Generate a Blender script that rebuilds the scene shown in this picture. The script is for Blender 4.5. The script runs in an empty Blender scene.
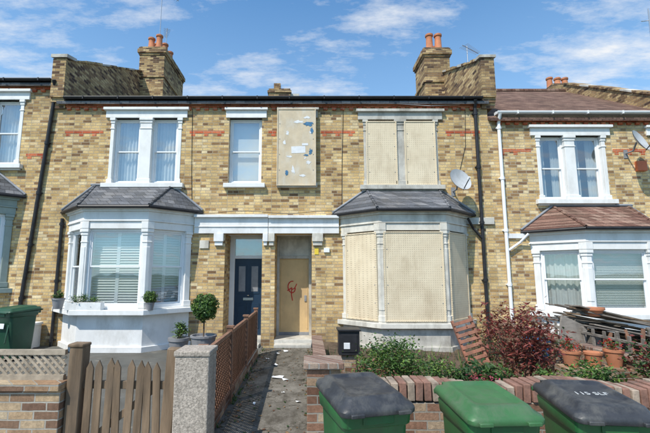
import bpy, bmesh, math, random
from mathutils import Vector, Matrix, Euler
random.seed(11)
R=math.radians
scene=bpy.context.scene
# ------------------------------------------------------------------ materials
def nm(name):
    m=bpy.data.materials.new(name); m.use_nodes=True
    nt=m.node_tree; b=nt.nodes['Principled BSDF']
    return m,nt,b
def pos(nt,scale=(1,1,1)):
    g=nt.nodes.new('ShaderNodeNewGeometry'); mp=nt.nodes.new('ShaderNodeMapping')
    mp.inputs['Scale'].default_value=scale
    nt.links.new(g.outputs['Position'],mp.inputs['Vector']); return mp.outputs['Vector']
def noise(nt,vec,scale,detail=6,rough=.6):
    n=nt.nodes.new('ShaderNodeTexNoise'); n.inputs['Scale'].default_value=scale
    n.inputs['Detail'].default_value=detail; n.inputs['Roughness'].default_value=rough
    nt.links.new(vec,n.inputs['Vector']); return n.outputs['Fac']
def ramp(nt,fac,stops):
    r=nt.nodes.new('ShaderNodeValToRGB'); cr=r.color_ramp
    while len(cr.elements)<len(stops): cr.elements.new(.5)
    for e,(p,c) in zip(cr.elements,stops):
        e.position=p; e.color=(c[0],c[1],c[2],1) if not isinstance(c,(int,float)) else (c,c,c,1)
    nt.links.new(fac,r.inputs['Fac']); return r.outputs['Color']
def mix(nt,fac,a,b,mode='MIX'):
    n=nt.nodes.new('ShaderNodeMix'); n.data_type='RGBA'; n.blend_type=mode
    for sock,val in ((n.inputs[0],fac),(n.inputs[6],a),(n.inputs[7],b)):
        if hasattr(val,'links') or isinstance(val,bpy.types.NodeSocket): nt.links.new(val,sock)
        else:
            sock.default_value = val if isinstance(val,(int,float)) else (val[0],val[1],val[2],1)
    return n.outputs[2]
def math_(nt,op,a,b=0.0):
    n=nt.nodes.new('ShaderNodeMath'); n.operation=op
    for s,v in ((n.inputs[0],a),(n.inputs[1],b)):
        if isinstance(v,bpy.types.NodeSocket): nt.links.new(v,s)
        else: s.default_value=v
    return n.outputs[0]
def bump(nt,b,h,strength,dist=.01):
    n=nt.nodes.new('ShaderNodeBump'); n.inputs['Strength'].default_value=strength; n.inputs['Distance'].default_value=dist
    nt.links.new(h,n.inputs['Height']); nt.links.new(n.outputs['Normal'],b.inputs['Normal'])
def pbr(name,col,rough=.7,var=.25,scale=5,bmp=.3,bscale=60,dirt=None,dirtamt=.5,stretch=(1,1,1),metal=0,spec=.3,dscale=2.2):
    m,nt,b=nm(name); v=pos(nt,stretch)
    n=noise(nt,v,scale)
    lo=[c*(1-var) for c in col]; hi=[min(1,c*(1+var)) for c in col]
    c=ramp(nt,n,[(.3,lo),(.7,hi)])
    if dirt:
        d=noise(nt,pos(nt,(1,1,.45)),dscale,8,.7)
        f=ramp(nt,d,[(.48,0.0),(.72,dirtamt)])
        c=mix(nt,f,c,dirt)
    nt.links.new(c,b.inputs['Base Color'])
    b.inputs['Roughness'].default_value=rough; b.inputs['Metallic'].default_value=metal
    b.inputs['Specular IOR Level'].default_value=spec
    if bmp: bump(nt,b,noise(nt,v,bscale,5),bmp,.006)
    return m
def brickmat(name,stops,mortar,bw=.225,rh=.075,ms=.007,stain=.45,soot=(.10,.075,.05),squash=1.0,eaves=None):
    m,nt,b=nm(name)
    g=nt.nodes.new('ShaderNodeNewGeometry'); s=nt.nodes.new('ShaderNodeSeparateXYZ')
    nt.links.new(g.outputs['Position'],s.inputs[0])
    u=math_(nt,'ADD',s.outputs['X'],s.outputs['Y'])
    wob=noise(nt,g.outputs['Position'],9,2)
    wob=math_(nt,'MULTIPLY',math_(nt,'SUBTRACT',wob,.5),.012)
    v=math_(nt,'ADD',s.outputs['Z'],wob)
    cmb=nt.nodes.new('ShaderNodeCombineXYZ'); nt.links.new(math_(nt,'ADD',u,wob),cmb.inputs[0]); nt.links.new(v,cmb.inputs[1])
    br=nt.nodes.new('ShaderNodeTexBrick'); nt.links.new(cmb.outputs[0],br.inputs['Vector'])
    br.squash=squash; br.squash_frequency=2
    br.inputs['Color1'].default_value=(0,0,0,1); br.inputs['Color2'].default_value=(1,1,1,1); br.inputs['Mortar'].default_value=(.5,.5,.5,1)
    br.inputs['Scale'].default_value=1; br.inputs['Mortar Size'].default_value=ms; br.inputs['Mortar Smooth'].default_value=.2
    br.inputs['Brick Width'].default_value=bw; br.inputs['Row Height'].default_value=rh
    c=ramp(nt,br.outputs['Color'],stops)
    fine=noise(nt,g.outputs['Position'],34,6,.8)
    c=mix(nt,1.0,c,ramp(nt,fine,[(.25,.55),(.5,1.0),(.75,1.45)]),'MULTIPLY')
    c=mix(nt,br.outputs['Fac'],c,mortar)
    big=noise(nt,pos(nt,(1,1,.6)),.9,9,.72)
    c=mix(nt,ramp(nt,big,[(.46,0.0),(.74,stain)]),c,soot)
    big2=noise(nt,pos(nt,(1,1,1.6)),1.7,4,.6)
    c=mix(nt,1.0,c,ramp(nt,big2,[(.3,.80),(.7,1.2)]),'MULTIPLY')
    streak=noise(nt,pos(nt,(3.0,3.0,.25)),1.6,6,.7)
    c=mix(nt,ramp(nt,streak,[(.56,0.0),(.78,stain*.7)]),c,(soot[0]*.8,soot[1]*.8,soot[2]*.8))
    pale=noise(nt,pos(nt,(1.3,1.3,1.0)),2.6,8,.75)
    c=mix(nt,ramp(nt,pale,[(.60,0.0),(.76,.35)]),c,(.64,.55,.41))
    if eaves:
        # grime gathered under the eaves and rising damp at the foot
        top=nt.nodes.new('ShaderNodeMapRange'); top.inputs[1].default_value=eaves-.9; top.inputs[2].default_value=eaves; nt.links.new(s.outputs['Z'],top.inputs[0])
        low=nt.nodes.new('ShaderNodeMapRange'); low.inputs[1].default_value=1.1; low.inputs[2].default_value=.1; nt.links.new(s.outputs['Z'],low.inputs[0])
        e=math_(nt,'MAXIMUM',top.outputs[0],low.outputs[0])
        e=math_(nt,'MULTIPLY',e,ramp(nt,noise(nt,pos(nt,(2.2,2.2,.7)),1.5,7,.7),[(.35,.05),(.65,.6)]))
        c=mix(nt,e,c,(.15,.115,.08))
    nt.links.new(c,b.inputs['Base Color']); b.inputs['Roughness'].default_value=.92; b.inputs['Specular IOR Level'].default_value=.12
    h=math_(nt,'SUBTRACT',math_(nt,'MULTIPLY',fine,.8),br.outputs['Fac'])
    bump(nt,b,h,.9,.010)
    return m
stock=[(0,(.19,.11,.06)),(.10,(.34,.205,.095)),(.28,(.54,.36,.155)),(.5,(.65,.45,.205)),(.72,(.74,.55,.27)),(.86,(.56,.375,.18)),(1,(.78,.63,.38))]
BR=brickmat('stock_brick',stock,(.46,.38,.27),squash=.62,eaves=6.2,stain=.38)
BRC=brickmat('stock_brick_c',[(0,(.24,.14,.08)),(.2,(.46,.295,.13)),(.5,(.65,.455,.215)),(.8,(.73,.55,.29)),(1,(.77,.62,.38))],(.48,.41,.31),stain=.3,squash=.62,eaves=5.8)
BRD=brickmat('sooty_brick',[(0,(.08,.05,.04)),(.3,(.26,.16,.085)),(.6,(.43,.29,.14)),(1,(.57,.42,.22))],(.27,.21,.15),stain=.7)
RED=brickmat('red_brick',[(0,(.38,.08,.04)),(.5,(.55,.14,.065)),(1,(.62,.20,.095))],(.45,.28,.20),stain=.25)
WALLB=brickmat('garden_wall_brick',[(0,(.12,.06,.04)),(.4,(.27,.15,.10)),(.7,(.34,.23,.15)),(1,(.42,.32,.22))],(.30,.27,.23),stain=.55)
WALLY=brickmat('boundary_brick',[(0,(.17,.10,.07)),(.4,(.36,.23,.14)),(.7,(.44,.31,.19)),(1,(.52,.42,.29))],(.40,.37,.32),stain=.6)
COPB=brickmat('coping_brick',[(0,(.15,.08,.06)),(.5,(.27,.17,.13)),(1,(.35,.27,.21))],(.33,.30,.27),bw=.085,rh=.30,ms=.008)
EDG1=pbr('edge_brick_red',(.25,.135,.10),.9,.35,9,.7,50,dirt=(.10,.085,.07),dirtamt=.8,dscale=6)
EDG2=pbr('edge_brick_buff',(.33,.26,.20),.9,.35,9,.7,50,dirt=(.12,.10,.08),dirtamt=.8,dscale=6)
SLATE=brickmat('slate',[(0,(.085,.09,.10)),(.5,(.13,.135,.15)),(1,(.20,.20,.21))],(.05,.05,.055),bw=.25,rh=.10,ms=.005,stain=.45,soot=(.15,.13,.10))
TILE=brickmat('brown_tile',[(0,(.12,.075,.06)),(.5,(.18,.11,.085)),(1,(.25,.16,.12))],(.05,.03,.03),bw=.18,rh=.07,ms=.006,stain=.35)
TILER=brickmat('red_clay_tile',[(0,(.13,.07,.055)),(.5,(.20,.11,.085)),(1,(.30,.20,.155))],(.06,.035,.03),bw=.17,rh=.09,ms=.006,stain=.6)
WHITE=pbr('white_paint',(.78,.78,.765),.55,.06,3,.15,40,dirt=(.48,.46,.42),dirtamt=.5)
WHITE2=pbr('white_masonry',(.76,.765,.76),.78,.08,3,.4,50,dirt=(.43,.41,.37),dirtamt=.6)
STONE=pbr('painted_stone',(.66,.63,.56),.8,.14,5,.5,50,dirt=(.28,.25,.20),dirtamt=.8)
CREAM=pbr('grey_stone',(.52,.50,.45),.85,.16,5,.5,50,dirt=(.18,.16,.13),dirtamt=.8)
UPVC=pbr('upvc',(.80,.81,.82),.3,.03,3,0)
BLACK=pbr('black_pipe',(.025,.025,.028),.45,.3,8,.1,40)
LEAD=pbr('lead',(.24,.25,.27),.6,.2,5,.3,30)
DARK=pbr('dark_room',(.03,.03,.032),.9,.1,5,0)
BLUE=pbr('navy_door',(.018,.04,.075),.35,.1,5,.05)
BLUET=pbr('blue_tub_plastic',(.03,.16,.36),.45,.1,5,.05)
TAN=pbr('tan_board',(.66,.47,.24),.6,.09,3,.1,30,dirt=(.42,.30,.18),dirtamt=.6)
PLY=pbr('weathered_board',(.58,.48,.34),.75,.14,4,.2,30,dirt=(.62,.58,.50),dirtamt=.8,dscale=6)
REDP=pbr('red_spray',(.55,.03,.03),.6,.1,10,0)
BLIND=pbr('blind',(.74,.74,.72),.7,.04,3,0)
CURT=pbr('net_curtain',(.66,.66,.64),.8,.08,6,.1,40)
WOOD=pbr('weathered_wood',(.18,.125,.08),.85,.5,9,.9,40,stretch=(1,1,.12),dirt=(.07,.06,.05),dirtamt=.75)
WOODG=pbr('grey_wood',(.20,.175,.15),.85,.45,7,.7,40,stretch=(.25,1,1),dirt=(.07,.06,.05),dirtamt=.7)
WOODR=pbr('red_brown_wood',(.23,.12,.075),.75,.35,9,.4,40,stretch=(1,1,.2),dirt=(.12,.09,.07),dirtamt=.6)
WOODP=pbr('pallet_wood',(.33,.14,.09),.8,.3,9,.4,40,stretch=(1,1,.2),dirt=(.2,.14,.1),dirtamt=.6)
PEBB=pbr('pebbledash',(.37,.32,.27),.95,.5,55,1.0,90,dirt=(.17,.15,.12),dirtamt=.7,dscale=3)
def pathmat():
    m,nt,b=nm('path_concrete'); v=pos(nt)
    c=ramp(nt,noise(nt,v,1.6,8,.7),[(.3,(.10,.09,.075)),(.55,(.175,.16,.135)),(.75,(.26,.24,.21))])
    c=mix(nt,1.0,c,ramp(nt,noise(nt,v,55,4,.8),[(.3,.7),(.7,1.3)]),'MULTIPLY')
    c=mix(nt,ramp(nt,noise(nt,pos(nt,(1,.5,1)),4.2,9,.75),[(.46,0.0),(.64,.85)]),c,(.06,.052,.04))
    vo=nt.nodes.new('ShaderNodeTexVoronoi'); vo.feature='DISTANCE_TO_EDGE'; vo.inputs['Scale'].default_value=1.3
    wv=nt.nodes.new('ShaderNodeVectorMath'); wv.operation='ADD'
    nn=nt.nodes.new('ShaderNodeTexNoise'); nn.inputs['Scale'].default_value=3; nt.links.new(v,nn.inputs['Vector'])
    nt.links.new(v,wv.inputs[0]); nt.links.new(nn.outputs['Color'],wv.inputs[1]); nt.links.new(wv.outputs[0],vo.inputs['Vector'])
    c=mix(nt,ramp(nt,vo.outputs['Distance'],[(0.0,.85),(.02,0.0)]),c,(.04,.034,.025))
    nt.links.new(c,b.inputs['Base Color']); b.inputs['Roughness'].default_value=.95; b.inputs['Specular IOR Level'].default_value=.15
    bump(nt,b,noise(nt,v,40,6,.7),.7,.008); return m
CONC=pathmat()
PAVE=brickmat('paving_slab',[(0,(.28,.27,.25)),(1,(.38,.37,.35))],(.12,.12,.11),bw=.6,rh=.6)
ASPH=pbr('asphalt',(.05,.05,.052),.9,.3,30,.5,120)
SOIL=pbr('soil',(.09,.065,.045),1,.5,6,1.0,25)
GRASS=pbr('grass',(.07,.10,.035),1,.4,3,.8,25)
TERRA=pbr('terracotta',(.46,.18,.09),.8,.2,6,.2,40,dirt=(.25,.15,.10),dirtamt=.6)
GREYPOT=pbr('grey_pot',(.22,.22,.23),.7,.15,6,.2,40)
BINL=pbr('bin_lid_charcoal',(.03,.032,.037),.48,.35,9,.25,80,spec=.5,dirt=(.14,.135,.12),dirtamt=.65,dscale=6)
BING=pbr('bin_green',(.022,.115,.035),.42,.18,5,.1,80,spec=.5,dirt=(.05,.07,.035),dirtamt=.6,dscale=5)
BING2=pbr('bin_green_lid',(.04,.13,.045),.48,.18,5,.2,80,spec=.5,dirt=(.11,.135,.09),dirtamt=.7,dscale=6)
BIND=pbr('bin_dark_green',(.012,.07,.036),.45,.15,5,.1,80,spec=.5,dirt=(.05,.07,.05),dirtamt=.5)
PAPER=pbr('paper',(.72,.73,.74),.8,.08,12,0)
CHALK=pbr('faded_white_marker',(.46,.47,.47),.8,.35,40,0)
BLUEP=pbr('blue_spray',(.06,.17,.30),.7,.3,12,0)
DISH=pbr('dish_grey',(.46,.47,.48),.5,.1,6,0,dirt=(.3,.3,.28),dirtamt=.6,dscale=6)
METAL=pbr('aluminium',(.45,.45,.46),.4,.1,6,0,metal=.8)
BRASS=pbr('chrome',(.6,.6,.6),.25,.1,6,0,metal=1)
ORANGE=pbr('alarm_orange',(.60,.16,.07),.5,.1,6,0)
MAGENTA=pbr('magenta_pot',(.35,.03,.09),.5,.1,6,0)
YSIGN=pbr('yellow_sign',(.75,.55,.06),.5,.05,6,0)
BARK=pbr('bark',(.12,.085,.06),.95,.4,20,.6,50)
def leafmat(name,c):
    m,nt,b=nm(name); n=noise(nt,pos(nt),11,3)
    col=ramp(nt,n,[(.3,[x*.55 for x in c]),(.7,[min(1,x*1.5) for x in c])])
    nt.links.new(col,b.inputs['Base Color']); b.inputs['Roughness'].default_value=.55
    tr=nt.nodes.new('ShaderNodeBsdfTranslucent'); nt.links.new(col,tr.inputs['Color'])
    mx=nt.nodes.new('ShaderNodeMixShader'); mx.inputs[0].default_value=.3
    out=nt.nodes['Material Output']; nt.links.new(b.outputs[0],mx.inputs[1]); nt.links.new(tr.outputs[0],mx.inputs[2]); nt.links.new(mx.outputs[0],out.inputs[0])
    return m
LG=leafmat('leaf_green',(.06,.13,.025)); LD=leafmat('leaf_dark',(.03,.075,.02)); LY=leafmat('leaf_light',(.14,.23,.04))
LR=leafmat('leaf_red',(.20,.045,.035)); LB=leafmat('leaf_bronze',(.17,.08,.045)); LX=leafmat('leaf_dead',(.22,.14,.07)); LP=leafmat('petal_pink',(.5,.08,.15)); LF=leafmat('petal_red',(.5,.04,.03))
def glassmat():
    m,nt,b=nm('window_glass'); nt.nodes.remove(b)
    t=nt.nodes.new('ShaderNodeBsdfTransparent'); t.inputs[0].default_value=(.82,.87,.87,1)
    g=nt.nodes.new('ShaderNodeBsdfGlossy'); g.inputs['Roughness'].default_value=.02; g.inputs[0].default_value=(.9,.95,1,1)
    n=noise(nt,pos(nt),1.3,2); bp=nt.nodes.new('ShaderNodeBump'); bp.inputs['Strength'].default_value=.15; bp.inputs['Distance'].default_value=.02
    nt.links.new(n,bp.inputs['Height']); nt.links.new(bp.outputs[0],g.inputs['Normal'])
    mx=nt.nodes.new('ShaderNodeMixShader'); mx.inputs[0].default_value=.28
    nt.links.new(t.outputs[0],mx.inputs[1]); nt.links.new(g.outputs[0],mx.inputs[2]); nt.links.new(mx.outputs[0],nt.nodes['Material Output'].inputs[0])
    return m
GLASS=glassmat()
def screenmat():
    m,nt,b=nm('perforated_screen')
    g=nt.nodes.new('ShaderNodeNewGeometry'); s=nt.nodes.new('ShaderNodeSeparateXYZ'); nt.links.new(g.outputs['Position'],s.inputs[0])
    k=1/.05
    u=math_(nt,'SUBTRACT',math_(nt,'FRACT',math_(nt,'MULTIPLY',math_(nt,'ADD',s.outputs['X'],math_(nt,'MULTIPLY',s.outputs['Y'],.4)),k)),.5)
    v=math_(nt,'SUBTRACT',math_(nt,'FRACT',math_(nt,'MULTIPLY',s.outputs['Z'],k)),.5)
    d=math_(nt,'SQRT',math_(nt,'ADD',math_(nt,'MULTIPLY',u,u),math_(nt,'MULTIPLY',v,v)))
    f=math_(nt,'LESS_THAN',d,.19)
    base=ramp(nt,noise(nt,pos(nt),2.0,7,.7),[(.3,(.63,.52,.36)),(.7,(.76,.65,.47))])
    dn=noise(nt,pos(nt,(1,1,.3)),4,8,.7)
    base=mix(nt,ramp(nt,dn,[(.50,0.0),(.78,.55)]),base,(.38,.28,.17))
    vis=ramp(nt,noise(nt,pos(nt),1.4,3),[(.35,.25),(.65,.6)])
    nt.links.new(mix(nt,math_(nt,'MULTIPLY',f,vis),base,(.22,.17,.11)),b.inputs['Base Color'])
    b.inputs['Roughness'].default_value=.6
    bump(nt,b,noise(nt,pos(nt),3,3),.25,.03)
    return m
SCREEN=screenmat()
# ------------------------------------------------------------------ mesh builder
def empty(name,loc=(0,0,0)):
    e=bpy.data.objects.new(name,None); scene.collection.objects.link(e); e.location=loc; e.empty_display_size=.3
    return e
FAC=(0.,0.,1.,0.)
class MB:
    def __init__(s,name,parent=None): s.n=name;s.p=parent;s.v=[];s.f=[];s.m=[];s.mats=[];s.xf=None
    def mi(s,m):
        if m not in s.mats: s.mats.append(m)
        return s.mats.index(m)
    def add(s,vs,fs,m):
        o=len(s.v); i=s.mi(m)
        for p in vs:
            p=Vector(p)
            if s.xf is not None: p=s.xf@p
            s.v.append(p)
        for f in fs: s.f.append([o+k for k in f]); s.m.append(i)
    def box(s,x0,x1,y0,y1,z0,z1,m):
        s.add([(x0,y0,z0),(x1,y0,z0),(x1,y1,z0),(x0,y1,z0),(x0,y0,z1),(x1,y0,z1),(x1,y1,z1),(x0,y1,z1)],
              [(0,3,2,1),(4,5,6,7),(0,1,5,4),(1,2,6,5),(2,3,7,6),(3,0,4,7)],m)
    def obox(s,c,sz,rot,m):
        M=Matrix.Translation(c)@Euler(rot).to_matrix().to_4x4(); a,b,d=[q/2 for q in sz]
        vs=[M@Vector(p) for p in [(-a,-b,-d),(a,-b,-d),(a,b,-d),(-a,b,-d),(-a,-b,d),(a,-b,d),(a,b,d),(-a,b,d)]]
        s.add(vs,[(0,3,2,1),(4,5,6,7),(0,1,5,4),(1,2,6,5),(2,3,7,6),(3,0,4,7)],m)
    def fp(s,F,a,n,z):
        ox,oy,tx,ty=F; return (ox+tx*a+ty*n, oy+ty*a-tx*n, z)
    def fbox(s,F,a0,a1,z0,z1,n0,n1,m):
        P=lambda a,n,z:s.fp(F,a,n,z)
        s.add([P(a0,n1,z0),P(a1,n1,z0),P(a1,n0,z0),P(a0,n0,z0),P(a0,n1,z1),P(a1,n1,z1),P(a1,n0,z1),P(a0,n0,z1)],
              [(0,3,2,1),(4,5,6,7),(0,1,5,4),(1,2,6,5),(2,3,7,6),(3,0,4,7)],m)
    def prism(s,pts,z0,z1,m):
        n=len(pts); s.add([(x,y,z0) for x,y in pts]+[(x,y,z1) for x,y in pts],
          [tuple(range(n))[::-1],tuple(range(n,2*n))]+[(i,(i+1)%n,n+(i+1)%n,n+i) for i in range(n)],m)
    def xprism(s,pts,x0,x1,m):
        n=len(pts); s.add([(x0,y,z) for y,z in pts]+[(x1,y,z) for y,z in pts],
          [tuple(range(n)),tuple(range(n,2*n))[::-1]]+[(i,(i+1)%n,n+(i+1)%n,n+i) for i in range(n)],m)
    def cyl(s,p0,p1,r0,m,r1=None,n=10):
        p0=Vector(p0);p1=Vector(p1); r1=r0 if r1 is None else r1
        q=(p1-p0).to_track_quat('Z','Y').to_matrix()
        vs=[]
        for p,r in((p0,r0),(p1,r1)):
            for i in range(n):
                a=2*math.pi*i/n; vs.append(p+q@Vector((r*math.cos(a),r*math.sin(a),0)))
        s.add(vs,[(i,(i+1)%n,n+(i+1)%n,n+i) for i in range(n)]+[tuple(range(n))[::-1],tuple(range(n,2*n))],m)
    def lathe(s,c,prof,m,n=20):
        vs=[]
        for r,z in prof:
            for i in range(n):
                a=2*math.pi*i/n; vs.append((c[0]+r*math.cos(a),c[1]+r*math.sin(a),c[2]+z))
        fs=[]
        for j in range(len(prof)-1):
            for i in range(n): fs.append((j*n+i,j*n+(i+1)%n,(j+1)*n+(i+1)%n,(j+1)*n+i))
        s.add(vs,fs,m)
    def tube(s,pts,r,m,n=8):
        for a,b in zip(pts[:-1],pts[1:]): s.cyl(a,b,r,m,n=n)
    def obj(s,bevel=0,smooth=False,recalc=True,seg=1):
        me=bpy.data.meshes.new(s.n); me.from_pydata([tuple(v) for v in s.v],[],s.f)
        for m in s.mats: me.materials.append(m)
        me.polygons.foreach_set('material_index',s.m)
        if recalc:
            bm=bmesh.new(); bm.from_mesh(me); bmesh.ops.recalc_face_normals(bm,faces=bm.faces); bm.to_mesh(me); bm.free()
        if smooth:
            me.polygons.foreach_set('use_smooth',[True]*len(me.polygons))
            try: me.set_sharp_from_angle(angle=R(40))
            except Exception: pass
        o=bpy.data.objects.new(s.n,me); scene.collection.objects.link(o)
        if s.p: o.parent=s.p
        if bevel:
            b=o.modifiers.new('b','BEVEL'); b.width=bevel; b.segments=seg; b.limit_method='ANGLE'; b.angle_limit=R(50)
        return o
def wall_open(mb,x0,x1,z0,z1,y0,y1,ops,m):
    xs=sorted({x0,x1,*[o[0] for o in ops],*[o[1] for o in ops]}); zs=sorted({z0,z1,*[max(z0,o[2]) for o in ops],*[o[3] for o in ops]})
    for i in range(len(xs)-1):
        run=None
        for j in range(len(zs)-1):
            cx=(xs[i]+xs[i+1])/2; cz=(zs[j]+zs[j+1])/2
            solid=not any(o[0]<cx<o[1] and o[2]<cz<o[3] for o in ops)
            if solid:
                if run is None: run=[zs[j],zs[j+1]]
                else: run[1]=zs[j+1]
            if (not solid or j==len(zs)-2) and run: mb.box(xs[i],xs[i+1],y0,y1,run[0],run[1],m); run=None
# ------------------------------------------------------------------ windows
def sash(parent,F,a0,a1,z0,z1,style,nb=-.06,mid=.5,frame=UPVC):
    mb=MB('sash_window',parent); w=.055
    mb.fbox(F,a0,a0+w,z0,z1,nb-.09,nb,frame); mb.fbox(F,a1-w,a1,z0,z1,nb-.09,nb,frame)
    mb.fbox(F,a0+w,a1-w,z1-w,z1,nb-.09,nb,frame); mb.fbox(F,a0+w,a1-w,z0,z0+w*1.2,nb-.09,nb,frame)
    zm=z0+(z1-z0)*mid
    for (za,zb,n) in ((zm-.02,z1-w,nb-.02),(z0+w*1.2,zm+.02,nb-.05)):
        A0=a0+w;A1=a1-w;q=.035
        mb.fbox(F,A0,A0+q,za,zb,n-.028,n,frame); mb.fbox(F,A1-q,A1,za,zb,n-.028,n,frame)
        mb.fbox(F,A0+q,A1-q,za,za+q,n-.028,n,frame); mb.fbox(F,A0+q,A1-q,zb-q,zb,n-.028,n,frame)
    mb.obj(.004)
    g=MB('window_pane',parent)
    for za,zb,n in ((zm,z1-w,nb-.034),(z0+w,zm,nb-.064)):
        g.add([g.fp(F,a0+w+.01,n,za),g.fp(F,a1-w-.01,n,za),g.fp(F,a1-w-.01,n,zb),g.fp(F,a0+w+.01,n,zb)],[(0,1,2,3)],GLASS)
    g.obj(recalc=False)
    c=MB(style,parent)
    if style=='shutter':
        am=(a0+a1)/2
        c.fbox(F,a0,a0+.06,z0,z1,nb-.2,nb-.17,UPVC); c.fbox(F,a1-.06,a1,z0,z1,nb-.2,nb-.17,UPVC); c.fbox(F,am-.04,am+.04,z0,z1,nb-.2,nb-.17,UPVC)
        z=z0
        while z<z1:
            for p,q in ((a0+.06,am-.04),(am+.04,a1-.06)):
                c.add([c.fp(F,p,nb-.165,z),c.fp(F,q,nb-.165,z),c.fp(F,q,nb-.20,z+.058),c.fp(F,p,nb-.20,z+.058)],[(0,1,2,3)],BLIND)
            z+=.06
    elif style=='venetian_blind':
        z=z0
        while z<z1:
            c.add([c.fp(F,a0,nb-.15,z),c.fp(F,a1,nb-.15,z),c.fp(F,a1,nb-.175,z+.034),c.fp(F,a0,nb-.175,z+.034)],[(0,1,2,3)],BLIND); z+=.038
    elif style=='roller_blind':
        zz=z0+(z1-z0)*random.uniform(0.0,.12)
        c.fbox(F,a0,a1,zz,z1,nb-.16,nb-.155,BLIND)
    else:
        n=40; spans=((0,.36),(.64,1)) if style=='open_curtain' else ((0,1),)
        for p,q in spans:
            vs=[];fs=[]
            for i in range(n+1):
                t=p+(q-p)*i/n; a=a0+(a1-a0)*t; d=nb-.19+.022*math.sin(i*1.15)+.01*math.sin(i*.47+2)
                vs+= [c.fp(F,a,d,z0),c.fp(F,a,d,z1)]
            for i in range(n): fs.append((2*i,2*i+2,2*i+3,2*i+1))
            c.add(vs,fs,CURT)
    c.obj(recalc=False)
def screen(parent,F,a0,a1,z0,z1,n=0.0,m=SCREEN):
    mb=MB('security_screen',parent)
    mb.fbox(F,a0,a1,z0,z1,n-.03,n,m)
    k=.03
    mb.fbox(F,a0,a0+k,z0,z1,n+.001,n+.014,m);mb.fbox(F,a1-k,a1,z0,z1,n+.001,n+.014,m)
    mb.fbox(F,a0+k,a1-k,z0,z0+k,n+.001,n+.014,m);mb.fbox(F,a0+k,a1-k,z1-k,z1,n+.001,n+.014,m)
    for i in range(1,5):
        z=z0+(z1-z0)*i/5
        for a in (a0+.07,a1-.07):
            mb.fbox(F,a-.010,a+.010,z-.010,z+.010,n+.001,n+.008,LEAD)
    mb.obj(.003)
def colm(mb,F,a0,a1,z0,z1,n0,n1,m):
    """pilaster with base and moulded capital"""
    mb.fbox(F,a0,a1,z0,z1,n0,n1,m)
    e=.025
    mb.fbox(F,a0-e,a1+e,z1-.07,z1-.003,n0,n1+e+.012,m); mb.fbox(F,a0-e*.5,a1+e*.5,z1-.14,z1-.07,n0,n1+e*.6,m)
    mb.fbox(F,a0-e*.6,a1+e*.6,z1-.30,z1-.27,n0,n1+.014,m)
    mb.fbox(F,a0-e,a1+e,z0+.003,z0+.12,n0,n1+e,m)
def double_window(parent,x0,x1,z0,z1,xm0,xm1,kind,stone,styles):
    mb=MB('window_surround',parent)
    mb.fbox(FAC,x0-.14,x1+.14,z1,z1+.20,-.1,.045,stone)
    mb.fbox(FAC,x0-.19,x1+.19,z1+.20,z1+.27,-.1,.11,stone)
    mb.fbox(FAC,x0-.12,x1+.12,z0-.11,z0,-.28,.12,stone)
    mb.fbox(FAC,x0-.07,x1+.07,z0-.15,z0-.11,-.02,.05,stone)
    colm(mb,FAC,xm0,xm1,z0,z1,-.2,.03,stone)
    for a in (x0-.002,x1-.088): colm(mb,FAC,a,a+.09,z0,z1,-.2,.012,stone)
    mb.obj(.006)
    for (a,b),st in zip(((x0+.09,xm0),(xm1,x1-.09)),styles):
        if kind=='glass': sash(parent,FAC,a,b,z0,z1,st,nb=-.09)
        else: screen(parent,FAC,a-.03,b+.03,z0+.002,z1-.05,-.0+.055)
def single_window(parent,x0,x1,z0,z1,stone,style,lint=True):
    mb=MB('window_surround',parent)
    mb.fbox(FAC,x0-.09,x1+.12,z1,z1+.20,-.1,.045,stone)
    mb.fbox(FAC,x0-.12,x1+.15,z1+.20,z1+.26,-.1,.10,stone)
    mb.fbox(FAC,x0-.1,x1+.1,z0-.11,z0,-.28,.11,stone)
    mb.obj(.006)
    if style: sash(parent,FAC,x0,x1,z0,z1,style,nb=-.09)
T22=math.tan(R(22.5))
def bay_poly(cx,hf,d,o):
    hb=hf+d
    return [(cx-hb-o*math.sqrt(2),0),(cx-hf-o*T22,-d-o),(cx+hf+o*T22,-d-o),(cx+hb+o*math.sqrt(2),0)]
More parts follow.
